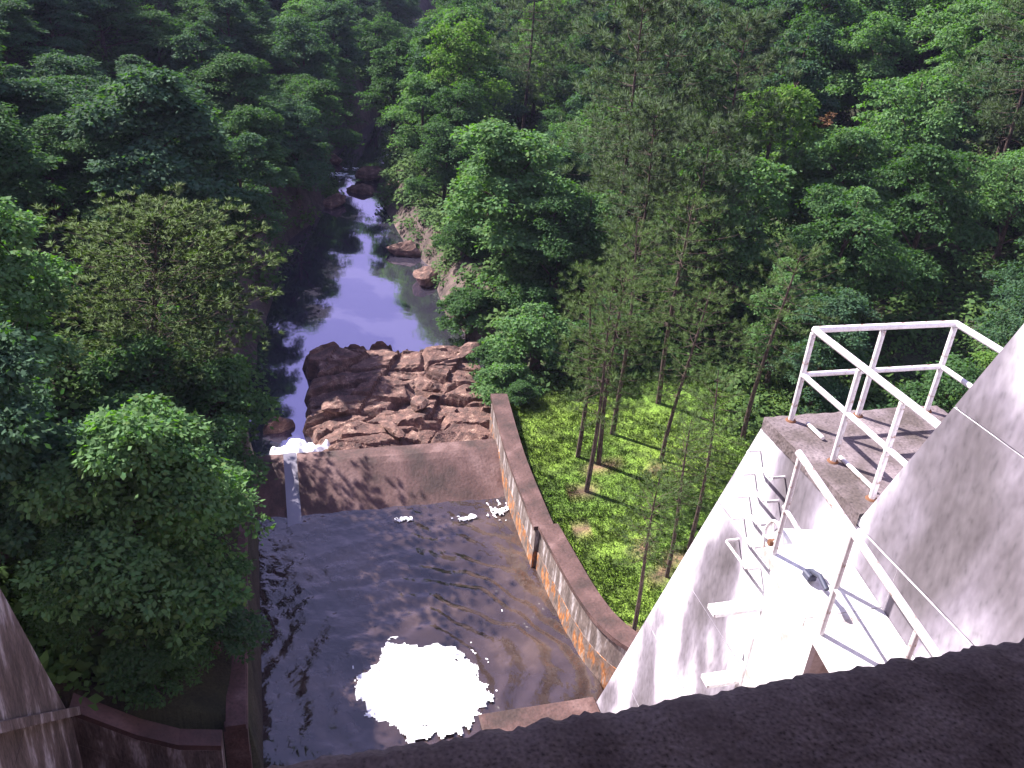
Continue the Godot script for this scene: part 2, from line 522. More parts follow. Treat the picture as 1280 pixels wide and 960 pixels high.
func make_protos() -> void:
	tints.mid = leafy(lin(0.078, 0.155, 0.064))
	tints.light = leafy(lin(0.140, 0.255, 0.105))
	tints.yellow = leafy(lin(0.135, 0.240, 0.060))
	tints.blue = leafy(lin(0.078, 0.150, 0.086))
	tints.pine = leafy(lin(0.135, 0.205, 0.085), 0.7)
	tints.pine_grey = leafy(lin(0.125, 0.180, 0.105), 0.7)
	tints.feather = leafy(lin(0.150, 0.215, 0.090), 0.7)
	tints.brown = leafy(lin(0.13, 0.07, 0.035), 0.3)
	proto("round", "broadleaf_tree", broadleaf(11, 7.0, 2.6, 0.2, 300, 85, 0.145, 0.6), mats.bark)
	proto("layered", "broadleaf_tree", broadleaf(23, 6.8, 2.9, 0.3, 280, 90, 0.14, 0.34), mats.bark)
	proto("lumpy", "broadleaf_tree", broadleaf(37, 7.2, 2.5, 0.1, 260, 110, 0.145, 0.65), mats.bark)
	proto("open", "broadleaf_tree", broadleaf(53, 7.4, 2.7, 0.5, 240, 85, 0.14, 0.42), mats.bark)
	proto("tall", "broadleaf_tree", broadleaf(71, 8.4, 2.2, 0.2, 300, 85, 0.145, 0.5), mats.bark)
	proto("near", "broadleaf_tree", broadleaf(83, 7.0, 2.9, 0.2, 420, 115, 0.16, 0.45), mats.bark)
	proto("pine", "pine_tree", pine(5, 7.0, 0.4, 1.75, 10, 8, 24, 0.19, 0.005, 0.0, 0.6), mats.bark)
	proto("pine_slim", "pine_tree", pine(9, 7.0, 0.46, 1.4, 8, 7, 24, 0.19, 0.005, 0.02, 0.5), mats.bark)
	proto("pine_tall", "pine_tree", pine(15, 8.5, 0.28, 2.4, 17, 13, 26, 0.24, 0.008, -0.08, 0.2), mats.bark)
	proto("feather", "feathery_tree", pine(29, 7.0, 0.06, 2.8, 26, 22, 24, 0.17, 0.0095, 0.2, 0.25), mats.bark)
	proto("bush", "shrub", broadleaf(97, 2.0, 1.3, 0.02, 150, 75, 0.1, 0.6), mats.bark)

# ------------------------------------------------------------------ concrete structures
func edge_low(y: float) -> float: return -10.08 + 0.385 * y     # downstream edge of the platform block
func edge_high(y: float) -> float: return -5.45 + 0.385 * (y - 7.45)

func sloped(s: SurfaceTool, x0: float, x1: float, y0: float, y1: float, f: Callable, back: float) -> void:
	hexa(s, [Vector3(x0, y0, f.call(y0)), Vector3(x1, y0, f.call(y0)), Vector3(x1, y0, back), Vector3(x0, y0, back),
		Vector3(x0, y1, f.call(y1)), Vector3(x1, y1, f.call(y1)), Vector3(x1, y1, back), Vector3(x0, y1, back)])

# one concrete lift, cast in panels about two metres long
func panels(o: Node3D, y0: float, y1: float, f: Callable) -> void:
	var back := 0.95
	var front: float = f.call(y1)
	while back > front:
		var cut := back - 1.95
		var s := st()
		if cut - 0.9 < front: sloped(s, WALL_X, 7.33, y0, y1, f, back)
		else: sloped(s, WALL_X, 7.33, y0, y1, func(_y): return cut + 0.005, back)
		put("concrete_panel", done(s), mats.wall, o)
		if cut - 0.9 < front: break
		back = cut

func build_abutment() -> void:
	var o := base("dam_abutment", Vector3.ZERO)
	tag(o, "pale lime-streaked concrete wall of the dam on the right, carrying a railed platform", "dam wall")
	var core := st()
	sloped(core, WALL_X + 0.03, 7.30, -1.4, 7.1, func(y): return edge_low(y) + 0.03, 1.0)
	sloped(core, WALL_X + 0.03, 7.30, 7.1, 12.6, func(y): return edge_high(y) + 0.03, 1.0)
	put("core", done(core), mats.wall, o)
	var ys := [-1.3, 1.45, 2.95, 4.4, 5.9, 7.255]
	for k in ys.size() - 1:
		panels(o, ys[k] + 0.007, ys[k + 1] - 0.007, edge_low)
	var yu := [7.265, 8.86, 10.3, 11.7, 12.5]
	for k in yu.size() - 1:
		panels(o, yu[k] + 0.007, yu[k + 1] - 0.007, edge_high)
	var body := st()
	sloped(body, 7.34, 46.0, -1.5, 12.5, edge_high, 2.5)
	put("dam_body", done(body), mats.wall, o)
	# rough-edged platform slab
	var xs := steps(WALL_X - 0.015, 7.36, 0.06)
	var zs := steps(-7.27, -5.5, 0.06)
	var s := st()
	var f := func(x, z):
		var ed: float = minf(minf(x - WALL_X + 0.015, 7.36 - x), z + 7.27)
		return 7.40 - 0.018 * smoothstep(0.06, 0.0, ed) * (0.6 + fine.get_noise_2d(x * 90.0, z * 90.0)) + 0.004 * fine.get_noise_2d(x * 60.0, z * 60.0)
	for i in xs.size() - 1:
		for j in zs.size() - 1:
			var a := Vector3(xs[i], f.call(xs[i], zs[j]), zs[j])
			var b := Vector3(xs[i + 1], f.call(xs[i + 1], zs[j]), zs[j])
			var c := Vector3(xs[i + 1], f.call(xs[i + 1], zs[j + 1]), zs[j + 1])
			var d := Vector3(xs[i], f.call(xs[i], zs[j + 1]), zs[j + 1])
			quad(s, a, b, c, d, Vector3(6, 0, -6))
			if i == 0: quad(s, a, d, d - Vector3(0, 0.15, 0), a - Vector3(0, 0.15, 0), Vector3(6, 7.2, -6))
			if j == 0: quad(s, a, b, b - Vector3(0, 0.15, 0), a - Vector3(0, 0.15, 0), Vector3(6, 7.2, -6))
			if i == xs.size() - 2: quad(s, b, c, c - Vector3(0, 0.15, 0), b - Vector3(0, 0.15, 0), Vector3(6, 7.2, -6))
	put("platform_slab", done(s), mats.slab, o)

func build_platform_rail() -> void:
	var o := base("guard_rail", Vector3(5.38, 7.4, -7.15))
	tag(o, "white pipe guard rail round three sides of the square concrete platform", "railing")
	var p := Vector3(5.38, 7.4, -7.15)
	var posts := [Vector3(5.38, 7.38, -7.15), Vector3(5.38, 7.38, -6.34), Vector3(5.38, 7.38, -5.69), Vector3(6.22, 7.38, -7.15), Vector3(7.12, 7.38, -7.15)]
	for q in posts:
		put("post", pipe([q - p, q - p + Vector3(0, 1.06, 0)], 0.031), mats.steel, o)
		var fl := st()
		tube(fl, [q - p + Vector3(0, 0.0, 0), q - p + Vector3(0, 0.035, 0)], [0.075, 0.05], 10)
		put("foot_plate", done(fl), mats.rust, o)
	for y in [1.08, 0.56]:
		var nm := "top_rail" if y > 1.0 else "mid_rail"
		var zz := edge_high(7.4 + y) + 0.05
		put(nm, pipe([Vector3(5.38, 7.4 + y, -7.15) - p, Vector3(5.38, 7.4 + y, zz) - p], 0.036 if y > 1.0 else 0.030), mats.steel, o)
		put(nm, pipe([Vector3(5.38, 7.4 + y, -7.15) - p, Vector3(7.12, 7.4 + y, -7.15) - p], 0.036 if y > 1.0 else 0.030), mats.steel, o)
		put(nm, pipe([Vector3(7.12, 7.4 + y, -7.15) - p, Vector3(7.12, 7.4 + y, zz) - p], 0.036 if y > 1.0 else 0.030), mats.steel, o)
	for e in [[-7.02, -6.72, 5.5], [-6.36, -5.78, 5.47], [-6.9, -6.1, 7.02]]:
		put("toe_bar", pipe([Vector3(e[2], 7.43, e[0]) - p, Vector3(e[2], 7.43, e[1]) - p], 0.022), mats.steel, o)

func build_rungs() -> void:
	var o := base("rung_ladder", Vector3(WALL_X, 5.75, -6.95))
	tag(o, "column of five bent steel rungs set in the wall below the platform corner", "ladder")
	for k in 5:
		var y := 7.0 - 0.305 * k - 5.75
		put("rung", pipe([Vector3(0.06, y, -0.26), Vector3(-0.15, y, -0.26), Vector3(-0.17, y, -0.24), Vector3(-0.17, y, 0.24), Vector3(-0.15, y, 0.26), Vector3(0.06, y, 0.26)], 0.016, 8), mats.steel, o)

func ramp_y(z: float) -> float: return 6.93 - 0.2 * (z + 5.6)

func build_walkway() -> void:
	var o := base("service_walkway", Vector3(4.8, 6.7, -4.6))
	tag(o, "narrow bright service walkway sloping along the right dam wall", "walkway")
	var p := o.position
	var z0 := -5.7
	var k := 0
	while z0 < -1.8:
		var z1 := z0 + 0.78
		var s := st()
		hexa(s, [Vector3(4.36, ramp_y(z0) - 0.1, z0) - p, Vector3(5.13, ramp_y(z0) - 0.1, z0) - p, Vector3(5.13, ramp_y(z1) - 0.1, z1) - p, Vector3(4.36, ramp_y(z1) - 0.1, z1) - p,
			Vector3(4.36, ramp_y(z0), z0) - p, Vector3(5.13, ramp_y(z0), z0) - p, Vector3(5.13, ramp_y(z1), z1) - p, Vector3(4.36, ramp_y(z1), z1) - p])
		put("deck_panel", done(s), mats.paint, o)
		z0 = z1 + 0.012
		k += 1
	for z in [-5.62, -4.75, -3.85, -2.9]:
		put("post", pipe([Vector3(4.42, ramp_y(z), z) - p, Vector3(4.42, ramp_y(z) + 1.07, z) - p], 0.026), mats.steel, o)
	for h in [1.08, 0.5]:
		put("hand_rail" if h > 1.0 else "mid_rail", pipe([Vector3(4.42, ramp_y(-5.66) + h, -5.66) - p, Vector3(4.42, ramp_y(-1.9) + h, -1.9) - p], 0.034 if h > 1.0 else 0.022), mats.steel, o)
	var hatch := st()
	for q in [[4.62, -4.32], [4.80, -4.22]]:
		var hz: float = q[1]
		hexa(hatch, [Vector3(q[0], ramp_y(hz) - 0.02, hz) - p, Vector3(q[0] + 0.13, ramp_y(hz) - 0.02, hz) - p, Vector3(q[0] + 0.13, ramp_y(hz) - 0.03, hz + 0.1) - p, Vector3(q[0], ramp_y(hz) - 0.03, hz + 0.1) - p,
			Vector3(q[0], ramp_y(hz) + 0.012, hz) - p, Vector3(q[0] + 0.13, ramp_y(hz) + 0.012, hz) - p, Vector3(q[0] + 0.13, ramp_y(hz + 0.1) + 0.012, hz + 0.1) - p, Vector3(q[0], ramp_y(hz + 0.1) + 0.012, hz + 0.1) - p])
	put("foot_grate", done(hatch), mats.iron, o)
	for q in [[5.46, -6.5, 4.5], [4.72, -6.2, 4.42]]:
		var s := st()
		cham(s, Vector3(q[2], q[0] - 0.07, q[1] - 0.09) - p, Vector3(5.15, q[0], q[1] + 0.09) - p, 0.015)
		put("bracket_beam", done(s), mats.paint, o)

func build_gate_gear() -> void:
	var o := base("gate_hoist", Vector3(4.75, 5.2, -5.2))
	tag(o, "white gate hoist housing with a spoked handwheel below the walkway rail", "gate hoist")
	var p := o.position
	var s := st()
	cham(s, Vector3(4.44, 4.2, -5.62) - p, Vector3(5.12, 6.78, -4.8) - p, 0.03)
	put("housing", done(s), mats.paint, o)
	for z in [-5.84, -6.12]:
		put("vertical_pipe", pipe([Vector3(4.86, 1.0, z) - p, Vector3(4.86, 5.38, z) - p], 0.07, 12), mats.paint, o)
	# handwheel: rim, hub and spokes on a short drum
	var c := Vector3(4.66, 6.74, -5.99) - p
	var ax := Vector3(-0.97, 0.1, -0.2).normalized()
	var u := ax.cross(Vector3.UP).normalized()
	var w := ax.cross(u)
	var drum := st()
	tube(drum, [c - ax * 0.47, c - ax * 0.05], [0.17, 0.15], 18)
	put("drum", done(drum), mats.paint, o)
	var wheel := base_part("handwheel", o)
	var rim := st()
	var path := []
	for k in 25: path.append(c + (u * cos(TAU * k / 24.0) + w * sin(TAU * k / 24.0)) * 0.21)
	tube(rim, path, [0.019], 8, false)
	put("rim", done(rim), mats.steel, wheel)
	for k in 5:
		var d := u * cos(TAU * k / 5.0 + 0.3) + w * sin(TAU * k / 5.0 + 0.3)
		put("spoke", pipe([c, c + d * 0.21], 0.011, 6), mats.steel, wheel)
	var hub := st()
	tube(hub, [c - ax * 0.05, c + ax * 0.04], [0.045, 0.035], 10)
	put("hub", done(hub), mats.rust, wheel)
	var lever := st()
	var b := Vector3(4.6, ramp_y(-5.3) + 0.01, -5.3) - p
	cham(lever, b + Vector3(-0.04, 0, -0.06), b + Vector3(0.05, 0.07, 0.06), 0.012)
	put("bearing_block", done(lever), mats.iron, o)
	put("lever", pipe([b + Vector3(0, 0.1, 0.02), b + Vector3(-0.02, 0.16, 0.16), b + Vector3(-0.03, 0.13, 0.3)], 0.025, 8), mats.iron, o)

func base_part(called: String, parent: Node) -> Node3D:
	var o := Node3D.new()
	o.name = called
	parent.add_child(o, true)
	return o

# a wall swept along points [x, z, top y], with a coping on top
func swept(o: Node3D, pts: Array, thick: float, bottom: float, mat: Material, top_mat: Material, lip := 0.03, foot_mat: Material = null, foot_h := 0.55) -> void:
	var s := st()
	var t := st()
	var nrm := []
	for i in pts.size():
		var a: Array = pts[max(i - 1, 0)]
		var b: Array = pts[min(i + 1, pts.size() - 1)]
		var d := Vector2(b[0] - a[0], b[1] - a[1]).normalized()
		nrm.append(Vector2(-d.y, d.x))
	var foot := st()
	for i in pts.size() - 1:
		for q in [[foot, 0.0, thick, bottom, -0.10 - foot_h], [s, 0.012 * signf(thick), thick, -0.10 - foot_h, -0.10], [t, -lip, thick + lip, -0.10, 0.0]]:
			var c := []
			for lvl in 2:
				for k in [[i, q[1]], [i, q[2]], [i + 1, q[2]], [i + 1, q[1]]]:
					var pt: Array = pts[k[0]]
					var off: Vector2 = nrm[k[0]] * k[1]
					var y: float = pt[2] + q[4] if lvl == 1 else (q[3] if q[0] == foot else pt[2] + q[3] + 0.002)
					c.append(Vector3(pt[0] + off.x, y, pt[1] + off.y) - o.position)
			hexa(q[0], c)
	put("wall_foot", done(foot), foot_mat if foot_mat else mat, o)
	put("wall", done(s), mat, o)
	put("coping", done(t), top_mat, o)

func smooth_path(pts: Array, n: int) -> Array:
	var c := Curve3D.new()
	for i in pts.size():
		var a: Array = pts[max(i - 1, 0)]
		var b: Array = pts[min(i + 1, pts.size() - 1)]
		var tg := Vector3(b[0] - a[0], b[2] - a[2], b[1] - a[1]) / 6.0
		c.add_point(Vector3(pts[i][0], pts[i][2], pts[i][1]), -tg, tg)
	var out := []
	for k in n + 1:
		var v := c.sample_baked(c.get_baked_length() * k / n, true)
		out.append([v.x, v.z, v.y])
	return out

func build_walls() -> void:
	var o := base("retaining_wall", Vector3(5.2, 0, -16.0))
	tag(o, "rust-streaked brown concrete retaining wall beside the sill, downstream length", "wall")
	swept(o, smooth_path([[5.0, -13.75, 1.06], [5.07, -16.0, 1.12], [5.18, -17.5, 1.22], [5.32, -18.9, 1.3]], 16), 0.36, -1.2, mats.stain_and_shade, mats.brown, 0.03, mats.rusty)
	o = base("retaining_wall", Vector3(5.2, 0, -11.8))
	tag(o, "curved brown concrete retaining wall bending round to the dam, with a step in its coping", "wall")
	swept(o, smooth_path([[6.1, -9.7, 1.3], [5.62, -10.02, 1.24], [5.3, -10.7, 1.2], [5.16, -11.6, 1.16], [5.11, -12.8, 1.12], [5.08, -13.72, 1.1]], 22), 0.36, -1.2, mats.stain_and_shade, mats.brown, 0.03, mats.rusty)
	o = base("channel_wall", Vector3(-0.8, 0, -14.0))
	tag(o, "shaded straight concrete wall along the left edge of the stilling basin", "wall")
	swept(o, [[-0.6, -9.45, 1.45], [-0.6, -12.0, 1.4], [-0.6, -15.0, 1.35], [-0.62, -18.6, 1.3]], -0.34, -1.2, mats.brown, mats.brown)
	o = base("wing_wall", Vector3(-1.8, 0, -9.5))
	tag(o, "low dark wing wall at lower left, its sunlit top climbing to the pier", "wall")
	swept(o, [[-0.95, -9.4, 1.46], [-1.5, -9.42, 1.58], [-2.0, -9.45, 1.86], [-2.76, -9.5, 2.45]], -0.28, -1.2, mats.stain_and_shade, mats.brown, 0.0)
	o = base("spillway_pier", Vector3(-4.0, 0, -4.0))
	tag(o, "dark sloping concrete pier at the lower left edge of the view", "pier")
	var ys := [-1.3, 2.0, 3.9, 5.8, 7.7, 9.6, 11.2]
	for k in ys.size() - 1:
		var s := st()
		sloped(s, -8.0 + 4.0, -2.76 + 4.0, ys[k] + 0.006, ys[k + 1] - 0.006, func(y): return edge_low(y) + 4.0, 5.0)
		put("concrete_lift", done(s), mats.stain_and_shade, o)  # darker concrete here puts the pier's deep shade into the colour
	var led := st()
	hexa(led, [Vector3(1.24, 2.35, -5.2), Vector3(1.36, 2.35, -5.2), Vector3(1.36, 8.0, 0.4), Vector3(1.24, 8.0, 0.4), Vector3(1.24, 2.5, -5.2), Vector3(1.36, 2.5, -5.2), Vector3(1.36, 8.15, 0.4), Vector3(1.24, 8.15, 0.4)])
	put("sloping_ledge", done(led), mats.stain_and_shade, o)

func build_sill() -> void:
	# end sill with a low-flow notch
	var o := base("end_sill", Vector3(2.3, 0, -17.0))
	tag(o, "brown wet concrete end sill crossing the channel, sloping face and narrow notch", "weir")
	var prof := [[-15.95, -0.15], [-17.35, 0.5], [-17.55, 0.56], [-17.95, 0.56], [-18.05, -1.2], [-15.95, -1.2]]
	for e in [[-0.6, 0.16], [0.46, 5.2]]:
		var xs := steps(e[0], e[1], 0.24)
		var s := st()
		for i in xs.size() - 1:
			for k in 4:
				var dy0: float = 0.012 * fine.get_noise_2d(xs[i] * 30.0, k * 50.0)
				var dy1: float = 0.012 * fine.get_noise_2d(xs[i + 1] * 30.0, k * 50.0)
				quad(s, Vector3(xs[i], prof[k][1] + dy0, prof[k][0]) - o.position, Vector3(xs[i + 1], prof[k][1] + dy1, prof[k][0]) - o.position,
					Vector3(xs[i + 1], prof[k + 1][1] + (0.012 * fine.get_noise_2d(xs[i + 1] * 30.0, (k + 1) * 50.0)), prof[k + 1][0]) - o.position,
					Vector3(xs[i], prof[k + 1][1] + (0.012 * fine.get_noise_2d(xs[i] * 30.0, (k + 1) * 50.0)), prof[k + 1][0]) - o.position, Vector3(xs[i], -1, -17) - o.position)
		for x in [e[0], e[1]]:
			for k in range(1, 5):
				tri(s, Vector3(x, prof[0][1], prof[0][0]) - o.position, Vector3(x, prof[k][1], prof[k][0]) - o.position, Vector3(x, prof[(k + 1) % 6][1], prof[(k + 1) % 6][0]) - o.position, Vector3((e[0] + e[1]) / 2.0, -0.5, -17) - o.position)
		put("sill_block", done(s), mats.brown, o)
	# water running through the notch
	var w := st()
	hexa(w, [Vector3(0.17, -0.4, -15.9), Vector3(0.45, -0.4, -15.9), Vector3(0.46, -0.4, -18.2), Vector3(0.16, -0.4, -18.2), Vector3(0.16, 0.01, -15.9), Vector3(0.46, 0.01, -15.9), Vector3(0.46, 0.42, -18.2), Vector3(0.16, 0.42, -18.2)])
	tag(put("notch_water", done(w), mats.fall), "pale stripe of water in the notch of the end sill", "", "", "structure")
	# toe of the spillway and its face below the viewer
	var sp := base("spillway", Vector3(0, 0, -9.0))
	tag(sp, "dark wet spillway apron and face below the parapet", "spillway")
	var s := st()
	cham(s, Vector3(3.05, -1.4, -10.2) - sp.position, Vector3(WALL_X, 0.045, -8.2) - sp.position, 0.03)
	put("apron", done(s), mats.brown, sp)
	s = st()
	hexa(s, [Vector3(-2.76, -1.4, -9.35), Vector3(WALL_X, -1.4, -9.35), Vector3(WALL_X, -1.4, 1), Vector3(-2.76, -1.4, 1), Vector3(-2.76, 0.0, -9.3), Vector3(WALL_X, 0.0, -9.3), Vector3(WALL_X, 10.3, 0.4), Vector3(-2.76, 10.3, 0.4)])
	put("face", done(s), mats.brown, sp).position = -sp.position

func build_lookout() -> void:
	# parapet the photographer leans over, kept in shade by an unseen added roof
	var edge := -0.55
	var top := 11.343
	var xs := steps(-1.6, 3.2, 0.006)
	var prof := [[0.35, 0.0], [0.1, 0.0], [-0.15, 0.002], [-0.3, 0.0], [-0.42, 0.002], [-0.5, 0.0], [-0.53, -0.002], [-0.548, -0.012], [-0.556, -0.035], [-0.555, -0.12], [-0.555, -0.5]]
	var s := SurfaceTool.new()
	s.begin(Mesh.PRIMITIVE_TRIANGLES)
	s.set_smooth_group(0)
	var rows := []
	for k in prof.size():
		var row := []
		for x in xs:
			var n1 := fine.get_noise_2d(x * 420.0, k * 31.0) * 0.5 + fine.get_noise_2d(x * 160.0, k * 13.0 + 90.0)
			var near := 1.0 if k >= 6 and k <= 9 else 0.35
			row.append(Vector3(x, top + 0.014 * x + prof[k][1] + n1 * 0.0035 * near + soft.get_noise_2d(x * 60.0, k * 9.0) * 0.0015, prof[k][0] + (fine.get_noise_2d(x * 500.0 + 77.0, k * 5.0) + fine.get_noise_2d(x * 1400.0 + 7.0, k * 5.0)) * 0.004 * near))
		rows.append(row)
	for k in prof.size() - 1:
		for i in xs.size() - 1:
			quad(s, rows[k][i], rows[k][i + 1], rows[k + 1][i + 1], rows[k + 1][i], Vector3(rows[k][i].x, 10.9, -0.1))
	s.index()
	s.generate_normals()
	tag(put("parapet", s.commit(), mats.parapet), "dark rough concrete parapet along the bottom edge, nearest to the viewer", "parapet")
	var o := base("added_shade_roof", Vector3(0, 10.6, 0.6))  # out-of-view roof and walls, added to keep sun off the parapet
	tag(o, "unseen concrete roof and walls added to shade the parapet", "shade_blocker")
	var p := o.position
	var r := st()
	cham(r, Vector3(-3.4, 13.0, -2.25) - p, Vector3(3.6, 13.25, 2.6) - p, 0.03)
	put("roof", done(r), mats.plainc, o)
	for x in [-3.2, 3.3]:
		var w := st()
		cham(w, Vector3(x - 0.15, 10.6, 0.6) - p, Vector3(x + 0.15, 13.0, 2.5) - p, 0.02)
		put("side_wall", done(w), mats.plainc, o)
	var w := st()
	cham(w, Vector3(-3.04, 10.6, 2.2) - p, Vector3(3.14, 13.0, 2.5) - p, 0.02)
	put("back_wall", done(w), mats.plainc, o)
	var d := st()
	cham(d, Vector3(-3.04, 10.35, -0.5) - p, Vector3(3.14, 10.6, 2.19) - p, 0.02)
	put("floor", done(d), mats.plainc, o)

# ------------------------------------------------------------------ water, rocks, foam
func wave(x: float, z: float) -> float:
	var r := Vector2(x - 2.3, z + 10.9).length()
	var w := fine.get_noise_2d(x * 12.0, z * 12.0)
	var right := smoothstep(1.5, 4.2, x) * 0.6 + 0.4
	return 0.026 * sin(r * 13.0 + w * 5.0 + x * 1.5) * right * smoothstep(6.5, 2.0, r) + 0.014 * fine.get_noise_2d(x * 35.0, z * 22.0) + 0.005 * fine.get_noise_2d(x * 110.0, z * 80.0) + 0.02 * soft.get_noise_2d(x * 18.0, z * 18.0)

func boil(x: float, z: float) -> float:
	# the aerated patch where the outlet water comes up
	var q := Vector2((x - 2.25) / 1.12, (z + 10.95) / 1.08)
	var a := maxf(maxf(absf(q.x), absf(q.y)), (absf(q.x) + absf(q.y)) * 0.72)
	var n := fine.get_noise_2d(x * 25.0, z * 25.0) * 0.16 + fine.get_noise_2d(x * 90.0, z * 90.0) * 0.09
	var e := 1.0 - a + n
	if e < 0.0: return NAN
	return 0.02 + 0.1 * smoothstep(0.0, 0.7, e) + 0.05 * fine.get_noise_2d(x * 30.0, z * 30.0) * smoothstep(0.0, 0.4, e) + 0.014 * fine.get_noise_2d(x * 140.0, z * 140.0)

func flecks(x: float, z: float) -> float:
	var q := Vector2(x - 2.3, z + 10.9)
	var r := q.length()
	var th := q.angle()
	var n := fine.get_noise_2d(r * 90.0 + fine.get_noise_2d(x * 12.0, z * 12.0) * 30.0, th * r * 22.0) + 0.45 * fine.get_noise_2d(x * 170.0, z * 170.0)
	var lim := 0.93
	if r < 2.0: lim -= 0.5 * smoothstep(1.9, 1.0, r)
	if x > 2.4 and r < 4.4 and r > 1.3: lim -= 0.2 * (0.5 + soft.get_noise_2d(x * 14.0, z * 14.0))
	if z < -15.3 and x > 2.0:
		lim -= 0.55 * smoothstep(-15.25, -15.75, z) * clampf(0.15 + fine.get_noise_2d(x * 16.0, 3.0) + smoothstep(4.3, 4.9, x) * 0.6, 0.0, 1.0)
	if n < lim: return NAN
	return wave(x, z) + 0.008 + 0.02 * (n - lim)

func river_foam(x: float, z: float) -> float:
	var q := Vector2((x - 0.55) / 1.05, (z + 18.75) / 0.55)
	var e := 1.0 - q.length() + 0.5 * fine.get_noise_2d(x * 30.0, z * 30.0)
	if e < 0: return NAN
	return RIVER_Y + 0.02 + 0.48 * smoothstep(0, 0.6, e) + 0.1 * fine.get_noise_2d(x * 70.0, z * 70.0)

func wall_splash(x: float, z: float) -> float:
	var a := 1.0 - Vector2((x - 4.78) / 0.24, (z + 15.75) / 0.34).length()
	var b := 1.0 - Vector2((x - 4.1) / 0.34, (z + 15.62) / 0.1).length()
	var c := 1.0 - Vector2((x - 2.7) / 0.22, (z + 15.75) / 0.09).length()
	var d := 0.55 - Vector2((x - 4.45) / 0.5, (z + 15.6) / 0.08).length()
	var e := maxf(maxf(a, b), maxf(c, d)) - 0.25 + 1.1 * fine.get_noise_2d(x * 50.0, z * 50.0) + 0.8 * fine.get_noise_2d(x * 160.0, z * 160.0)
	if e < 0.1: return NAN
	return 0.025 + 0.035 * smoothstep(0.1, 0.8, e) + maxf(0.0, -15.85 - z) * 0.46

func rapids(x: float, z: float) -> float:
	var e := fine.get_noise_2d(x * 9.0, z * 16.0) + fine.get_noise_2d(x * 40.0, z * 40.0) * 0.6 - 0.12 - absf(z + 45.6) * 0.16 - absf(x - 4.3) * 0.1
	if e < 0: return NAN
	return RIVER_Y + 0.02 + 0.15 * e

func build_water() -> void:
	tag(put("basin_water", field(steps(-0.6, 5.35, 0.055), steps(-16.3, -9.2, 0.055), wave), mats.basin), "murky brown water swirling in the stilling basin", "", "", "structure")
	var rs := steps(-3.0, 50.0, 0.6)
	tag(put("river_water", field(rs, steps(-118.0, -17.9, 0.6), func(x, z): return RIVER_Y + 0.006 * soft.get_noise_2d(x * 40.0, z * 40.0)), mats.river), "still river pool winding away between the banks", "", "", "structure")
	tag(put("boiling_foam", field(steps(0.7, 3.8, 0.03), steps(-12.4, -9.5, 0.03), boil), mats.foam), "glaring white boil of water in the near basin", "foam", "", "stuff")
	tag(put("foam_fleck", field(steps(-0.5, 5.05, 0.022), steps(-16.0, -11.0, 0.022), flecks), mats.foam), "scattered white foam flecks drifting on the basin water", "foam", "", "stuff")
	tag(put("wall_foam", field(steps(2.2, 5.08, 0.02), steps(-16.1, -15.3, 0.02), wall_splash), mats.foam), "small white splashes at the foot of the sill by the right wall", "foam", "", "stuff")
	tag(put("notch_foam", field(steps(-0.8, 1.9, 0.035), steps(-19.6, -18.05, 0.035), river_foam), mats.foam), "white splash where the notch water drops beyond the sill", "foam", "", "stuff")
	tag(put("rapids_foam", field(steps(2.6, 6.0, 0.07), steps(-47.5, -43.5, 0.07), rapids), mats.foam), "small white rapids between dark rocks far up the gorge", "foam", "", "stuff")

func ledge(x: float, z: float) -> float:
	var ex := minf(x - 0.75 - 0.35 * fine.get_noise_2d(3.0, z * 14.0) - 0.18 * (-z - 18.0) * 0.35, 6.0 - x)
	var ez := minf(-18.15 - z + (0.25 if x > 3.0 else 0.0), z + 24.3 + 0.5 * fine.get_noise_2d(x * 12.0, 5.0))
	var e := minf(ex, ez)
	# slabs: every cell of the broken bed is a plate with its own height and tilt
	var wx := x + 0.12 * fine.get_noise_2d(x * 12.0, z * 12.0)
	var wz := z + 0.12 * fine.get_noise_2d(x * 12.0 + 50.0, z * 12.0)
	var cx := wx * 5.0 + wz * 2.5
	var cz := wz * 13.0 - wx * 1.2
	var v := cells.get_noise_2d(cx, cz)
	var v2 := cells.get_noise_2d(cx * 2.7 + 200.0, cz * 2.7)
	var h := 0.08 + 0.2 * smoothstep(0.0, 0.9, e) + 0.16 * soft.get_noise_2d(x * 7.0, z * 7.0)
	h += 0.15 * v + sin(v * 40.0) * 0.16 * (fposmod(cx * 0.1, 1.0) - 0.5) + 0.09 * (fposmod(-cz * 0.1 + v * 7.0, 1.0) - 0.5)
	h += 0.055 * v2 + 0.012 * fine.get_noise_2d(x * 70.0, z * 70.0)
	h -= 0.16 * smoothstep(-0.88, -0.99, cracks.get_noise_2d(cx, cz))
	return lerpf(-1.0, h, smoothstep(-0.22, 0.12, e + 0.12 * fine.get_noise_2d(x * 30.0, z * 30.0)))

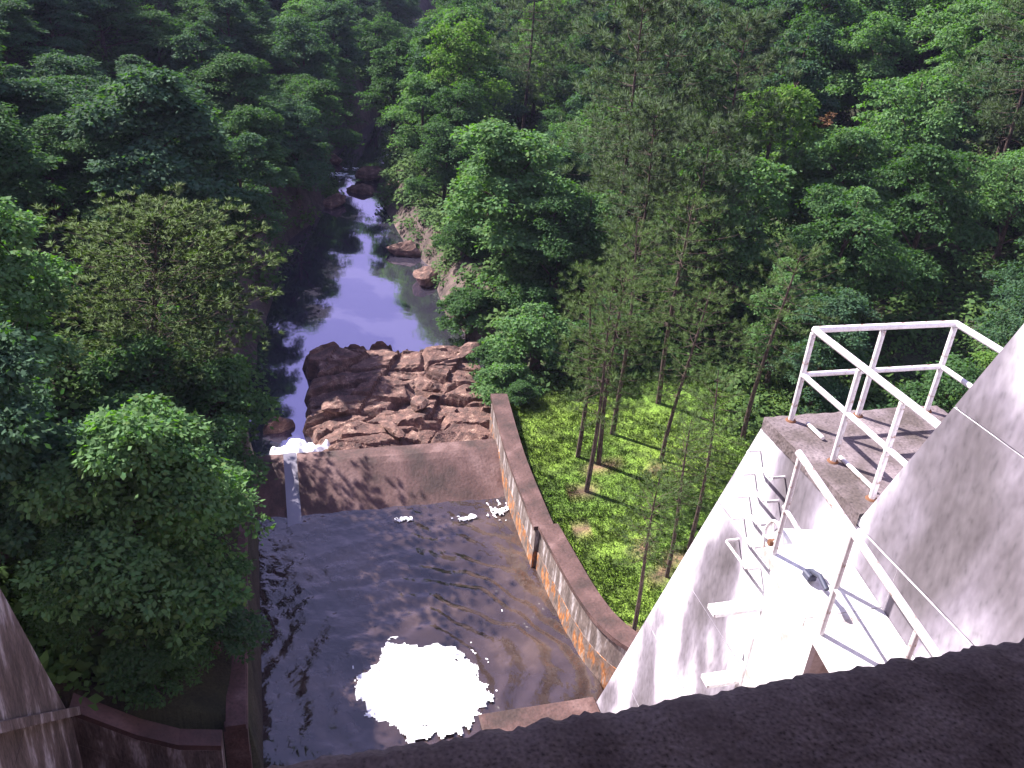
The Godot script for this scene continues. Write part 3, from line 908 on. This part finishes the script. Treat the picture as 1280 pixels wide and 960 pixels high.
func rock_mesh(sd: int) -> ArrayMesh:
	var s := st()
	var rn := RandomNumberGenerator.new()
	rn.seed = sd
	var planes := []
	for k in 16: planes.append([ball(rn), rn.randf_range(0.42, 0.9)])
	var f := func(t: float, u: float) -> Vector3:
		var d := Vector3(cos(t) * sin(u), cos(u), sin(t) * sin(u))
		var r := 1.0
		for q in planes:
			var c: float = d.dot(q[0])
			if c > 0.05: r = minf(r, q[1] / c)
		r *= 1.0 + 0.12 * fine.get_noise_3d(d.x * 60.0 + sd, d.y * 60.0, d.z * 60.0)
		return d * r
	for i in 16:
		for j in 9:
			var a: Vector3 = f.call(TAU * i / 16.0, PI * j / 9.0)
			var b: Vector3 = f.call(TAU * ((i + 1) % 16) / 16.0, PI * j / 9.0)
			var c: Vector3 = f.call(TAU * ((i + 1) % 16) / 16.0, PI * (j + 1) / 9.0)
			var d: Vector3 = f.call(TAU * i / 16.0, PI * (j + 1) / 9.0)
			if j > 0: tri(s, a, b, c, Vector3.ZERO)
			if j < 8: tri(s, a, c, d, Vector3.ZERO)
	return done(s)

func build_rocks() -> void:
	tag(put("rock_ledge", field(steps(0.2, 6.0, 0.045), steps(-25.0, -17.9, 0.045), ledge, null, false), mats.rock), "reddish brown broken rock ledge just beyond the end sill", "rock")
	var m := []
	for k in 6: m.append(rock_mesh(100 + k * 17))
	var spots := [
		[0.1, -0.2, -20.6, 0.5, 0.4, 0.4, "dark boulder in the stream beside the white splash", "dry"],
		[3.7, 0.42, -20.2, 0.36, 0.2, 0.26, "pale flat boulder catching the sun on the middle of the rock ledge", "dry"],
		[4.2, 0.4, -21.0, 0.3, 0.22, 0.24, "pale angular boulder farther back on the rock ledge", "dry"],
		[5.7, 0.45, -23.2, 0.5, 0.3, 0.34, "large pale slab of rock at the right end of the ledge by the shrubs", "dry"],
		[2.9, 0.36, -19.0, 0.5, 0.16, 0.22, "flat brown slab at the front of the rock ledge above the sill", "dry"],
		[1.6, 0.25, -20.6, 0.4, 0.26, 0.36, "rounded brown boulder at the left rim of the rock ledge", "dry"],
		[5.35, -0.1, -33.5, 0.6, 0.5, 0.9, "jagged rock jutting into the right side of the pool", "dry"],
		[5.6, -0.1, -30.4, 0.5, 0.4, 0.8, "brown rock at the foot of the right bank, nearer half of the pool", "dry"],
		[3.2, -0.1, -40.0, 0.7, 0.45, 0.7, "low rock at the far left corner of the pool", "dry"],
		[4.6, -0.15, -42.0, 0.6, 0.4, 0.6, "rock in mid stream just above the pool", "dry"],
		[3.6, -0.1, -47.3, 0.6, 0.4, 0.7, "rock just left of the rapids in the gorge", "dry"],
		[5.4, 0.0, -44.2, 0.6, 0.5, 0.8, "rock at the right of the rapids in the gorge", "dry"],
	]
	var k := 0
	for q in spots:
		var o := put("boulder", m[k % 6], mats.rock)
		o.position = Vector3(q[0], q[1], q[2])
		o.scale = Vector3(q[3] * 1.25, q[4], q[5] * 1.2)
		o.rotation.y = k * 1.3
		tag(o, q[6], "rock", "boulders along the river")
		k += 1

# ------------------------------------------------------------------ plants
func build_grass() -> void:
	var lv := Leaves.new()
	var r := RandomNumberGenerator.new()
	r.seed = 404
	for k in 7:
		var a := r.randf() * TAU
		var out := Vector3(cos(a), 0, sin(a))
		var p := out * r.randf() * 0.05
		var tip := (Vector3.UP + out * r.randf_range(0.5, 1.4)).normalized() * r.randf_range(0.04, 0.08)
		var b := r.randf_range(0.8, 1.2)
		lv.add(p, tip, out.cross(Vector3.UP) * 0.005, (Vector3.UP * 1.2 + out * 0.4).normalized(), Color(b, b, b))
	var mm := MultiMesh.new()
	mm.transform_format = MultiMesh.TRANSFORM_3D
	mm.use_colors = true
	mm.mesh = lv.mesh()
	var list := []
	var tries := 0
	while list.size() < 52000 and tries < 140000:
		tries += 1
		var z := -9.8 - 10.6 * r.randf()
		var x := along(RB, z) + 0.25 + pow(r.randf(), 1.25) * 10.0
		if z > -10.4 and x < 6.1: continue
		var skip := false
		for b in bare: if Vector2(x, z).distance_to(b) < 0.24 * r.randf_range(0.7, 1.3): skip = true
		var n := fine.get_noise_2d(x * 14.0, z * 14.0)
		if skip or (n < -0.28 and r.randf() < 0.4): continue
		var s := r.randf_range(0.6, 1.25)
		var t := Transform3D(Basis(Vector3.UP, r.randf() * TAU).scaled(Vector3(s, s * r.randf_range(0.6, 1.1), s)), Vector3(x, ground(x, z) - 0.01, z))
		var c := Color(0.27, 0.50, 0.055).lerp(Color(0.35, 0.53, 0.07), clampf(0.5 + n * 1.3, 0, 1)) * r.randf_range(0.75, 1.2)
		if r.randf() < 0.04: c = Color(0.2, 0.17, 0.07)
		list.append([t, c])
	mm.instance_count = list.size()
	for k in list.size():
		mm.set_instance_transform(k, list[k][0])
		mm.set_instance_color(k, list[k][1])
	var o := MultiMeshInstance3D.new()
	o.name = "grass"
	o.multimesh = mm
	o.material_override = leafy(Color(1, 1, 1), 0.4, 0.7)
	add_child(o)
	tag(o, "bright green mown grass on the terrace behind the retaining wall", "grass", "", "stuff")

func build_undergrowth() -> void:
	var lv := Leaves.new()
	var r := RandomNumberGenerator.new()
	r.seed = 505
	for k in 110:
		var e := ball(r)
		e.y = absf(e.y)
		var nor := (e * 0.5 + Vector3.UP * 0.6 + ball(r) * 0.5).normalized()
		var dir := ball(r)
		dir = (dir - nor * dir.dot(nor)).normalized()
		var sz := r.randf_range(0.09, 0.17)
		var b := r.randf_range(0.7, 1.25)
		lv.add(Vector3(e.x * 0.6, e.y * 0.45, e.z * 0.6) * pow(r.randf(), 0.35), dir * sz, nor.cross(dir) * sz * 0.33, nor, Color(b, b, b * r.randf_range(0.8, 1.1)))
	var list := []
	for k in 16000:
		var left := r.randf() < 0.4
		var z := -10.0 - pow(r.randf(), 1.3) * 85.0
		var d := pow(r.randf(), 1.4) * (20.0 if left else 34.0)
		var x: float = along(LB, z) - 0.5 - d if left else along(RB, z) + 0.5 + d
		var s := r.randf_range(0.5, 1.5)
		if not left and z > -19.6 and d < 6.0 + 2.0 * fine.get_noise_2d(z * 9.0, 2.0): continue
		if left and z > -18.5 and d < 0.5: continue
		if z < -20.0 and d < 0.9 and r.randf() < 0.6: continue
		var y := ground(x, z)
		if y < -0.1 or (y > 12.0 + z * 0.02): continue
		var c := Color(0.045, 0.095, 0.03).lerp(Color(0.085, 0.15, 0.04), r.randf())
		list.append([Transform3D(Basis(Vector3.UP, r.randf() * TAU).scaled(Vector3(s, s * r.randf_range(0.6, 1.2), s)), Vector3(x, y - 0.06, z)), c])
	var mm := MultiMesh.new()
	mm.transform_format = MultiMesh.TRANSFORM_3D
	mm.use_colors = true
	mm.mesh = lv.mesh()
	mm.instance_count = list.size()
	for k in list.size():
		mm.set_instance_transform(k, list[k][0])
		mm.set_instance_color(k, list[k][1])
	var o := MultiMeshInstance3D.new()
	o.name = "undergrowth"
	o.multimesh = mm
	o.material_override = leafy(Color(1, 1, 1), 0.6)
	add_child(o)
	tag(o, "low leafy undergrowth covering the forest floor on both banks", "undergrowth", "", "stuff")

var planted := []

func plant(kind: String, tint: String, x: float, z: float, size: float, turn: float, label: String, group := "", tall := 1.0, cat := "tree") -> Node3D:
	planted.append(Vector3(x, z, size * 2.0))
	return tree(kind, tint, x, z, size, turn, label, group, tall, cat)

func build_trees() -> void:
	# --- left bank, near
	plant("near", "light", -2.0, -11.2, 0.58, 0.4, "broadleaf tree at lower left whose boughs overhang the basin", "trees on the left bank")
	plant("near", "blue", -3.9, -11.6, 0.58, 2.1, "broadleaf tree at the left frame edge just above the pier", "trees on the left bank")
	plant("round", "mid", -2.6, -10.3, 0.34, 1.2, "small dark tree in the shade behind the wing wall", "trees on the left bank")
	plant("near", "mid", -2.0, -13.1, 0.32, 3.3, "dark tree tucked against the left channel wall", "trees on the left bank")
	plant("feather", "feather", -2.35, -18.5, 0.92, 0.0, "feathery yellow-green tree leaning over the left end of the sill", "trees on the left bank", 0.62)
	for q in [[-1.35, -15.2, 0.9, "mid", "dark shrub leaning over the left channel wall near the sill"], [-1.3, -17.2, 1.0, "mid", "green shrub at the left end of the sill"], [-1.4, -13.9, 0.8, "mid", "green shrub on the left channel wall midway along the basin"], [-1.2, -11.9, 0.6, "mid", "low dark shrub behind the left channel wall"], [-1.5, -10.4, 0.55, "mid", "low green shrub in the corner behind the wing wall"], [-2.5, -14.6, 0.9, "mid", "dark shrub set back from the left channel wall"], [-2.6, -16.8, 1.0, "mid", "dark shrub beneath the feathery tree"], [-3.0, -21.4, 1.0, "mid", "green shrub on the bank behind the feathery tree"], [-1.9, -9.95, 0.55, "mid", "low leafy shrub pressed against the wing wall"], [-1.1, -10.9, 0.6, "blue", "low blue-green shrub over the near end of the left channel wall"], [-3.4, -13.0, 1.0, "mid", "dark shrub between the two near left trees"]]:
		plant("bush", q[3], q[0], q[1], q[2], q[1] * 3.0, q[4], "shrubs on the left bank", 1.0, "shrub")
	plant("lumpy", "light", -4.6, -15.6, 0.66, 1.0, "pale green broadleaf tree left of the feathery tree", "trees on the left bank")
	plant("near", "blue", -3.0, -27.2, 0.92, 0.7, "rounded blue-green tree standing above the left side of the pool", "trees on the left bank", 0.8)
	# --- right bank, near
	plant("lumpy", "light", 7.5, -26.4, 1.02, 0.3, "large bright green broadleaf tree on the right bank of the pool", "trees on the right bank", 0.8)
	plant("round", "mid", 8.6, -24.3, 0.62, 2.3, "smaller broadleaf tree in front of the large bright one by the pool", "trees on the right bank")
	for q in [[6.3, -25.6, 0.9, "mid", "green shrub at the foot of the large bright tree, nearer the ledge"], [7.6, -25.2, 1.0, "light", "pale shrub before the trunk of the large bright tree"], [6.9, -29.6, 0.8, "mid", "green shrub overhanging the pool beyond the large bright tree"], [9.4, -20.9, 1.0, "mid", "green shrub in front of the hillside pines"], [6.0, -20.0, 0.75, "light", "pale leafy shrub at the end of the retaining wall"], [7.0, -20.7, 0.95, "light", "larger pale shrub behind the end of the retaining wall"], [8.0, -20.2, 0.85, "mid", "green shrub between the wall end and the pines"], [6.4, -21.8, 0.8, "mid", "green shrub above the right end of the rock ledge"], [6.1, -18.95, 0.36, "mid", "small low shrub on the grass at the wall's far end"]]:
		plant("bush", q[3], q[0], q[1], q[2], q[0] * 3.0, q[4], "shrubs at the end of the lawn", 1.0, "shrub")
	var pines := [[6.5, -14.9, 0.66, "pine", "leaning slender pine nearest the retaining wall, in the lawn group"], [6.75, -16.2, 0.66, "pine_slim", "thin straight pine at the far side of the lawn group"], [7.1, -15.8, 0.7, "pine", "middle pine of the lawn group with the darkest trunk"], [7.9, -17.0, 0.74, "pine_slim", "pine at the right rear of the lawn group"], [8.6, -15.6, 0.62, "pine", "pine on the lawn right of the main group"], [9.6, -18.2, 0.8, "pine", "pine at the back edge of the lawn under the hillside"], [5.9, -10.62, 0.5, "pine_slim", "slender pine on the lawn corner closest to the dam"], [7.1, -11.9, 0.52, "pine_slim", "young pine on the lawn beside the sloping block edge"], [7.9, -12.6, 0.56, "pine_slim", "young pine partly hidden by the sloping block edge"], [11.0, -16.2, 0.72, "pine", "pine just above the platform's left corner"]]
	for q in pines:
		plant(q[3], "pine", q[0], q[1], q[2], q[0] * 5.0, q[4], "slender pines on the lawn")
	var upper := [[11.6, -27.0, 1.0, "pine_tall", "tall grey-green pine with dark trunk in the middle of the right hillside"], [13.0, -28.4, 1.02, "pine_tall", "tall pine behind and right of the middle hillside pine"], [14.8, -26.4, 0.95, "pine_tall", "broad pine right of the two middle hillside pines"], [10.6, -22.9, 0.74, "pine_tall", "pine at the foot of the right hillside behind the lawn"], [11.8, -22.0, 0.72, "pine_tall", "smaller pine at the foot of the hillside, beside the dark hollow"], [13.6, -46.0, 1.1, "pine_tall", "flat-topped pine with bare trunk beside the gorge, upper middle"], [18.5, -47.5, 1.1, "pine_tall", "second bare-trunked pine right of the gorge, upper middle"], [24.0, -24.5, 0.95, "pine_tall", "pine at the right frame edge above the dam wall"]]
	for q in upper:
		plant(q[3], "pine_grey", q[0], q[1], q[2], q[0] * 2.0, q[4], "pines on the right hillside", 1.06)
	var brown := plant("open", "yellow", 17.0, -27.6, 0.92, 1.9, "yellow-green tree with a patch of dead brown leaves on the right hillside", "trees on the right hillside")
	var dead := broadleaf(131, 0.9, 0.42, 0.0, 10, 45, 0.16, 0.6)
	var dn := put("dead_leaves", dead[1], tints.brown, brown)
	dn.position = Vector3(-0.9, 5.0, 2.0)
	tag(dn, "patch of dead brown leaves")
	for q in [[-0.55, -28.6, 0.62, "tall", "blue", "tree leaning out over the left edge of the pool, nearer one"], [-0.2, -32.4, 0.66, "lumpy", "mid", "tree leaning out over the left edge of the pool, farther one"], [1.5, -37.2, 0.66, "round", "blue", "tree crowding the left bank where the pool ends"], [2.4, -42.0, 0.7, "layered", "mid", "layered tree over the left of the stream below the rapids"], [7.3, -40.6, 0.72, "open", "light", "open tree over the right of the stream above the pool"], [7.4, -36.0, 0.62, "round", "mid", "round tree on the right bank at the far end of the pool"], [2.3, -47.0, 0.8, "round", "blue", "dense tree left of the rapids in the gorge"], [6.7, -46.2, 0.8, "tall", "mid", "tall tree right of the rapids in the gorge"], [4.4, -53.5, 0.85, "lumpy", "blue", "billowing tree closing the gorge on the left behind the rapids"], [9.0, -52.0, 0.8, "layered", "light", "layered tree on the right of the gorge behind the rapids"], [7.6, -60.0, 0.95, "round", "mid", "tree standing across the view at the gorge bend"]]:
		plant(q[3], q[4], q[0], q[1], q[2], q[1] * 1.7, q[5], "trees crowding the gorge", 0.9)
	# --- the rest of the wood, kept apart from one another
	rng.seed = 77
	var kinds := ["round", "layered", "lumpy", "open", "tall", "layered", "round"]
	var tones := ["mid", "light", "blue", "mid", "yellow", "light", "blue"]
	var words := {"mid": "mid green", "light": "light green", "blue": "blue-green", "yellow": "yellow-green"}
	var wood := []
	var tries := 0
	while tries < 12000 and planted.size() < 350:
		tries += 1
		var left := rng.randf() < 0.36
		var z := -11.0 - pow(rng.randf(), 1.15) * 84.0
		var x: float
		if left: x = along(LB, z) - 1.1 - rng.randf() * 22.0
		else: x = along(RB, z) + 1.2 + rng.randf() * 46.0
		var u := rng.randf()
		var turn := rng.randf() * TAU
		# only where the view (with some margin) reaches
		var cam := Vector2(x, z)
		var ang := atan2(x, -z)
		if ang < -0.42 or ang > 0.86: continue
		if not left and z > -21.0 and x < 10.0: continue
		if not left and z > -17.0 and x < 13.0: continue
		if left and z > -25.0 and x > -6.5: continue
		var gy := ground(x, z)
		if gy < 0.3: continue
		var dist := cam.length()
		if gy > 12.2 - 0.02 * dist: continue
		var size := (0.62 + 0.4 * u) * (0.86 if left else 1.0) * (1.0 if dist > 24.0 else 0.8)
		if not left and dist < 40.0: size *= 0.85
		var ok := true
		var room := 1.35 * size * 2.0 if dist < 70.0 else 2.9
		for p in planted:
			if Vector2(p.x, p.y).distance_to(cam) < (room + p.z) * 0.40: ok = false; break
		if not ok: continue
		var k := rng.randi() % 7
		var tone: String = tones[rng.randi() % 7]
		if left: tone = ["mid", "blue", "light", "mid", "blue", "blue", "mid"][rng.randi() % 7]
		var zone: String
		if left:
			zone = "on the near left bank" if z > -20 else "on the left bank facing the pool" if z > -40 else "on the left side of the gorge" if z > -65 else "far up the gorge, left side"
		else:
			var side := "above the pool" if ang < 0.36 else "in the middle of the right hillside" if ang < 0.6 else "above the railed platform"
			var row := "low" if dist < 30 else "halfway up" if dist < 48 else "high up"
			zone = "%s %s" % [row, side]
			if z < -75: zone = "at the far end of the gorge, right side"
		var made := plant(kinds[k], tone, x, z, size, turn, "%s %s broadleaf tree %s" % [words[tone], {"round": "dense", "layered": "layered", "lumpy": "billowing", "open": "open-crowned", "tall": "tall"}[kinds[k]], zone], "trees on the left bank" if left else "trees on the right hillside", rng.randf_range(0.9, 1.12) * (0.74 if left else 1.0))
		wood.append([dist, made])

	# tell look-alikes apart by their order from the viewer
	wood.sort_custom(func(a, b): return a[0] < b[0])
	var count := {}
	for q in wood:
		var l: String = q[1].get_meta("label")
		count[l] = count.get(l, 0) + 1
	var seen := {}
	var rank := ["nearest", "second nearest", "third nearest", "fourth nearest", "fifth nearest", "sixth nearest", "seventh nearest", "eighth nearest", "ninth nearest", "tenth nearest", "eleventh nearest", "twelfth nearest", "thirteenth nearest", "fourteenth nearest", "fifteenth nearest", "sixteenth nearest", "seventeenth nearest", "eighteenth nearest", "nineteenth nearest", "twentieth nearest"]
	for q in wood:
		var l: String = q[1].get_meta("label")
		var n: int = seen.get(l, 0)
		seen[l] = n + 1
		if count[l] > 1 and n < rank.size(): q[1].set_meta("label", rank[n] + " " + l)

func _ready() -> void:
	# camera
	var cam := Camera3D.new()
	cam.name = "camera"
	cam.fov = 46.78
	cam.near = 0.05
	cam.far = 1000.0
	add_child(cam)
	cam.transform = Transform3D(Basis(Vector3(0.96392, 0.07644, 0.25497), Vector3(0.05457, 0.88078, -0.47037), Vector3(-0.26053, 0.46731, 0.84483)).orthonormalized(), Vector3(0, 12, 0))
	cam.current = true
	# sky, exposure
	var env := Environment.new()
	env.background_mode = Environment.BG_SKY
	var sky := Sky.new()
	var sm := ProceduralSkyMaterial.new()
	sm.sky_top_color = Color(0.54, 0.57, 0.80)
	sm.sky_horizon_color = Color(0.80, 0.74, 1.0)
	sm.sky_curve = 0.3
	sm.sky_energy_multiplier = 0.75
	sm.ground_bottom_color = Color(0.1, 0.1, 0.08)
	sm.ground_horizon_color = Color(0.5, 0.5, 0.6)
	sky.sky_material = sm
	env.sky = sky
	env.tonemap_mode = Environment.TONE_MAPPER_LINEAR
	env.tonemap_exposure = 3.2
	env.fog_enabled = true
	env.fog_density = 0.0004
	env.fog_light_color = Color(0.8, 0.82, 1.0)
	env.sdfgi_enabled = true
	env.ssao_enabled = true
	env.ssil_enabled = true
	var we := WorldEnvironment.new()
	we.name = "world_environment"
	we.environment = env
	add_child(we)
	# sun: high, from the left and ahead
	var sun := DirectionalLight3D.new()
	sun.name = "sun"
	sun.light_energy = 1.6
	sun.light_color = Color(1.0, 0.965, 0.95)
	sun.light_angular_distance = 0.5
	sun.shadow_enabled = true
	add_child(sun)
	sun.look_at_from_position(Vector3.ZERO, Vector3(0.77, -1.08, 0.83), Vector3.UP)

	soft.seed = 8
	soft.frequency = 0.06
	fine.seed = 19
	fine.frequency = 0.05
	fine.fractal_octaves = 2
	soft.fractal_octaves = 2
	for q in [cells, cracks]:
		q.seed = 33
		q.noise_type = FastNoiseLite.TYPE_CELLULAR
		q.frequency = 0.1
		q.fractal_type = FastNoiseLite.FRACTAL_NONE
	cells.cellular_return_type = FastNoiseLite.RETURN_CELL_VALUE
	cracks.cellular_return_type = FastNoiseLite.RETURN_DISTANCE2_SUB
	make_materials()
	build_terrain()
	build_abutment()
	build_walls()
	build_sill()
	build_lookout()
	build_water()
	build_rocks()
	make_protos()
	build_trees()
	for k in protos: protos[k][0].free()
	build_platform_rail()
	build_rungs()
	build_walkway()
	build_gate_gear()
	build_grass()
	build_undergrowth()
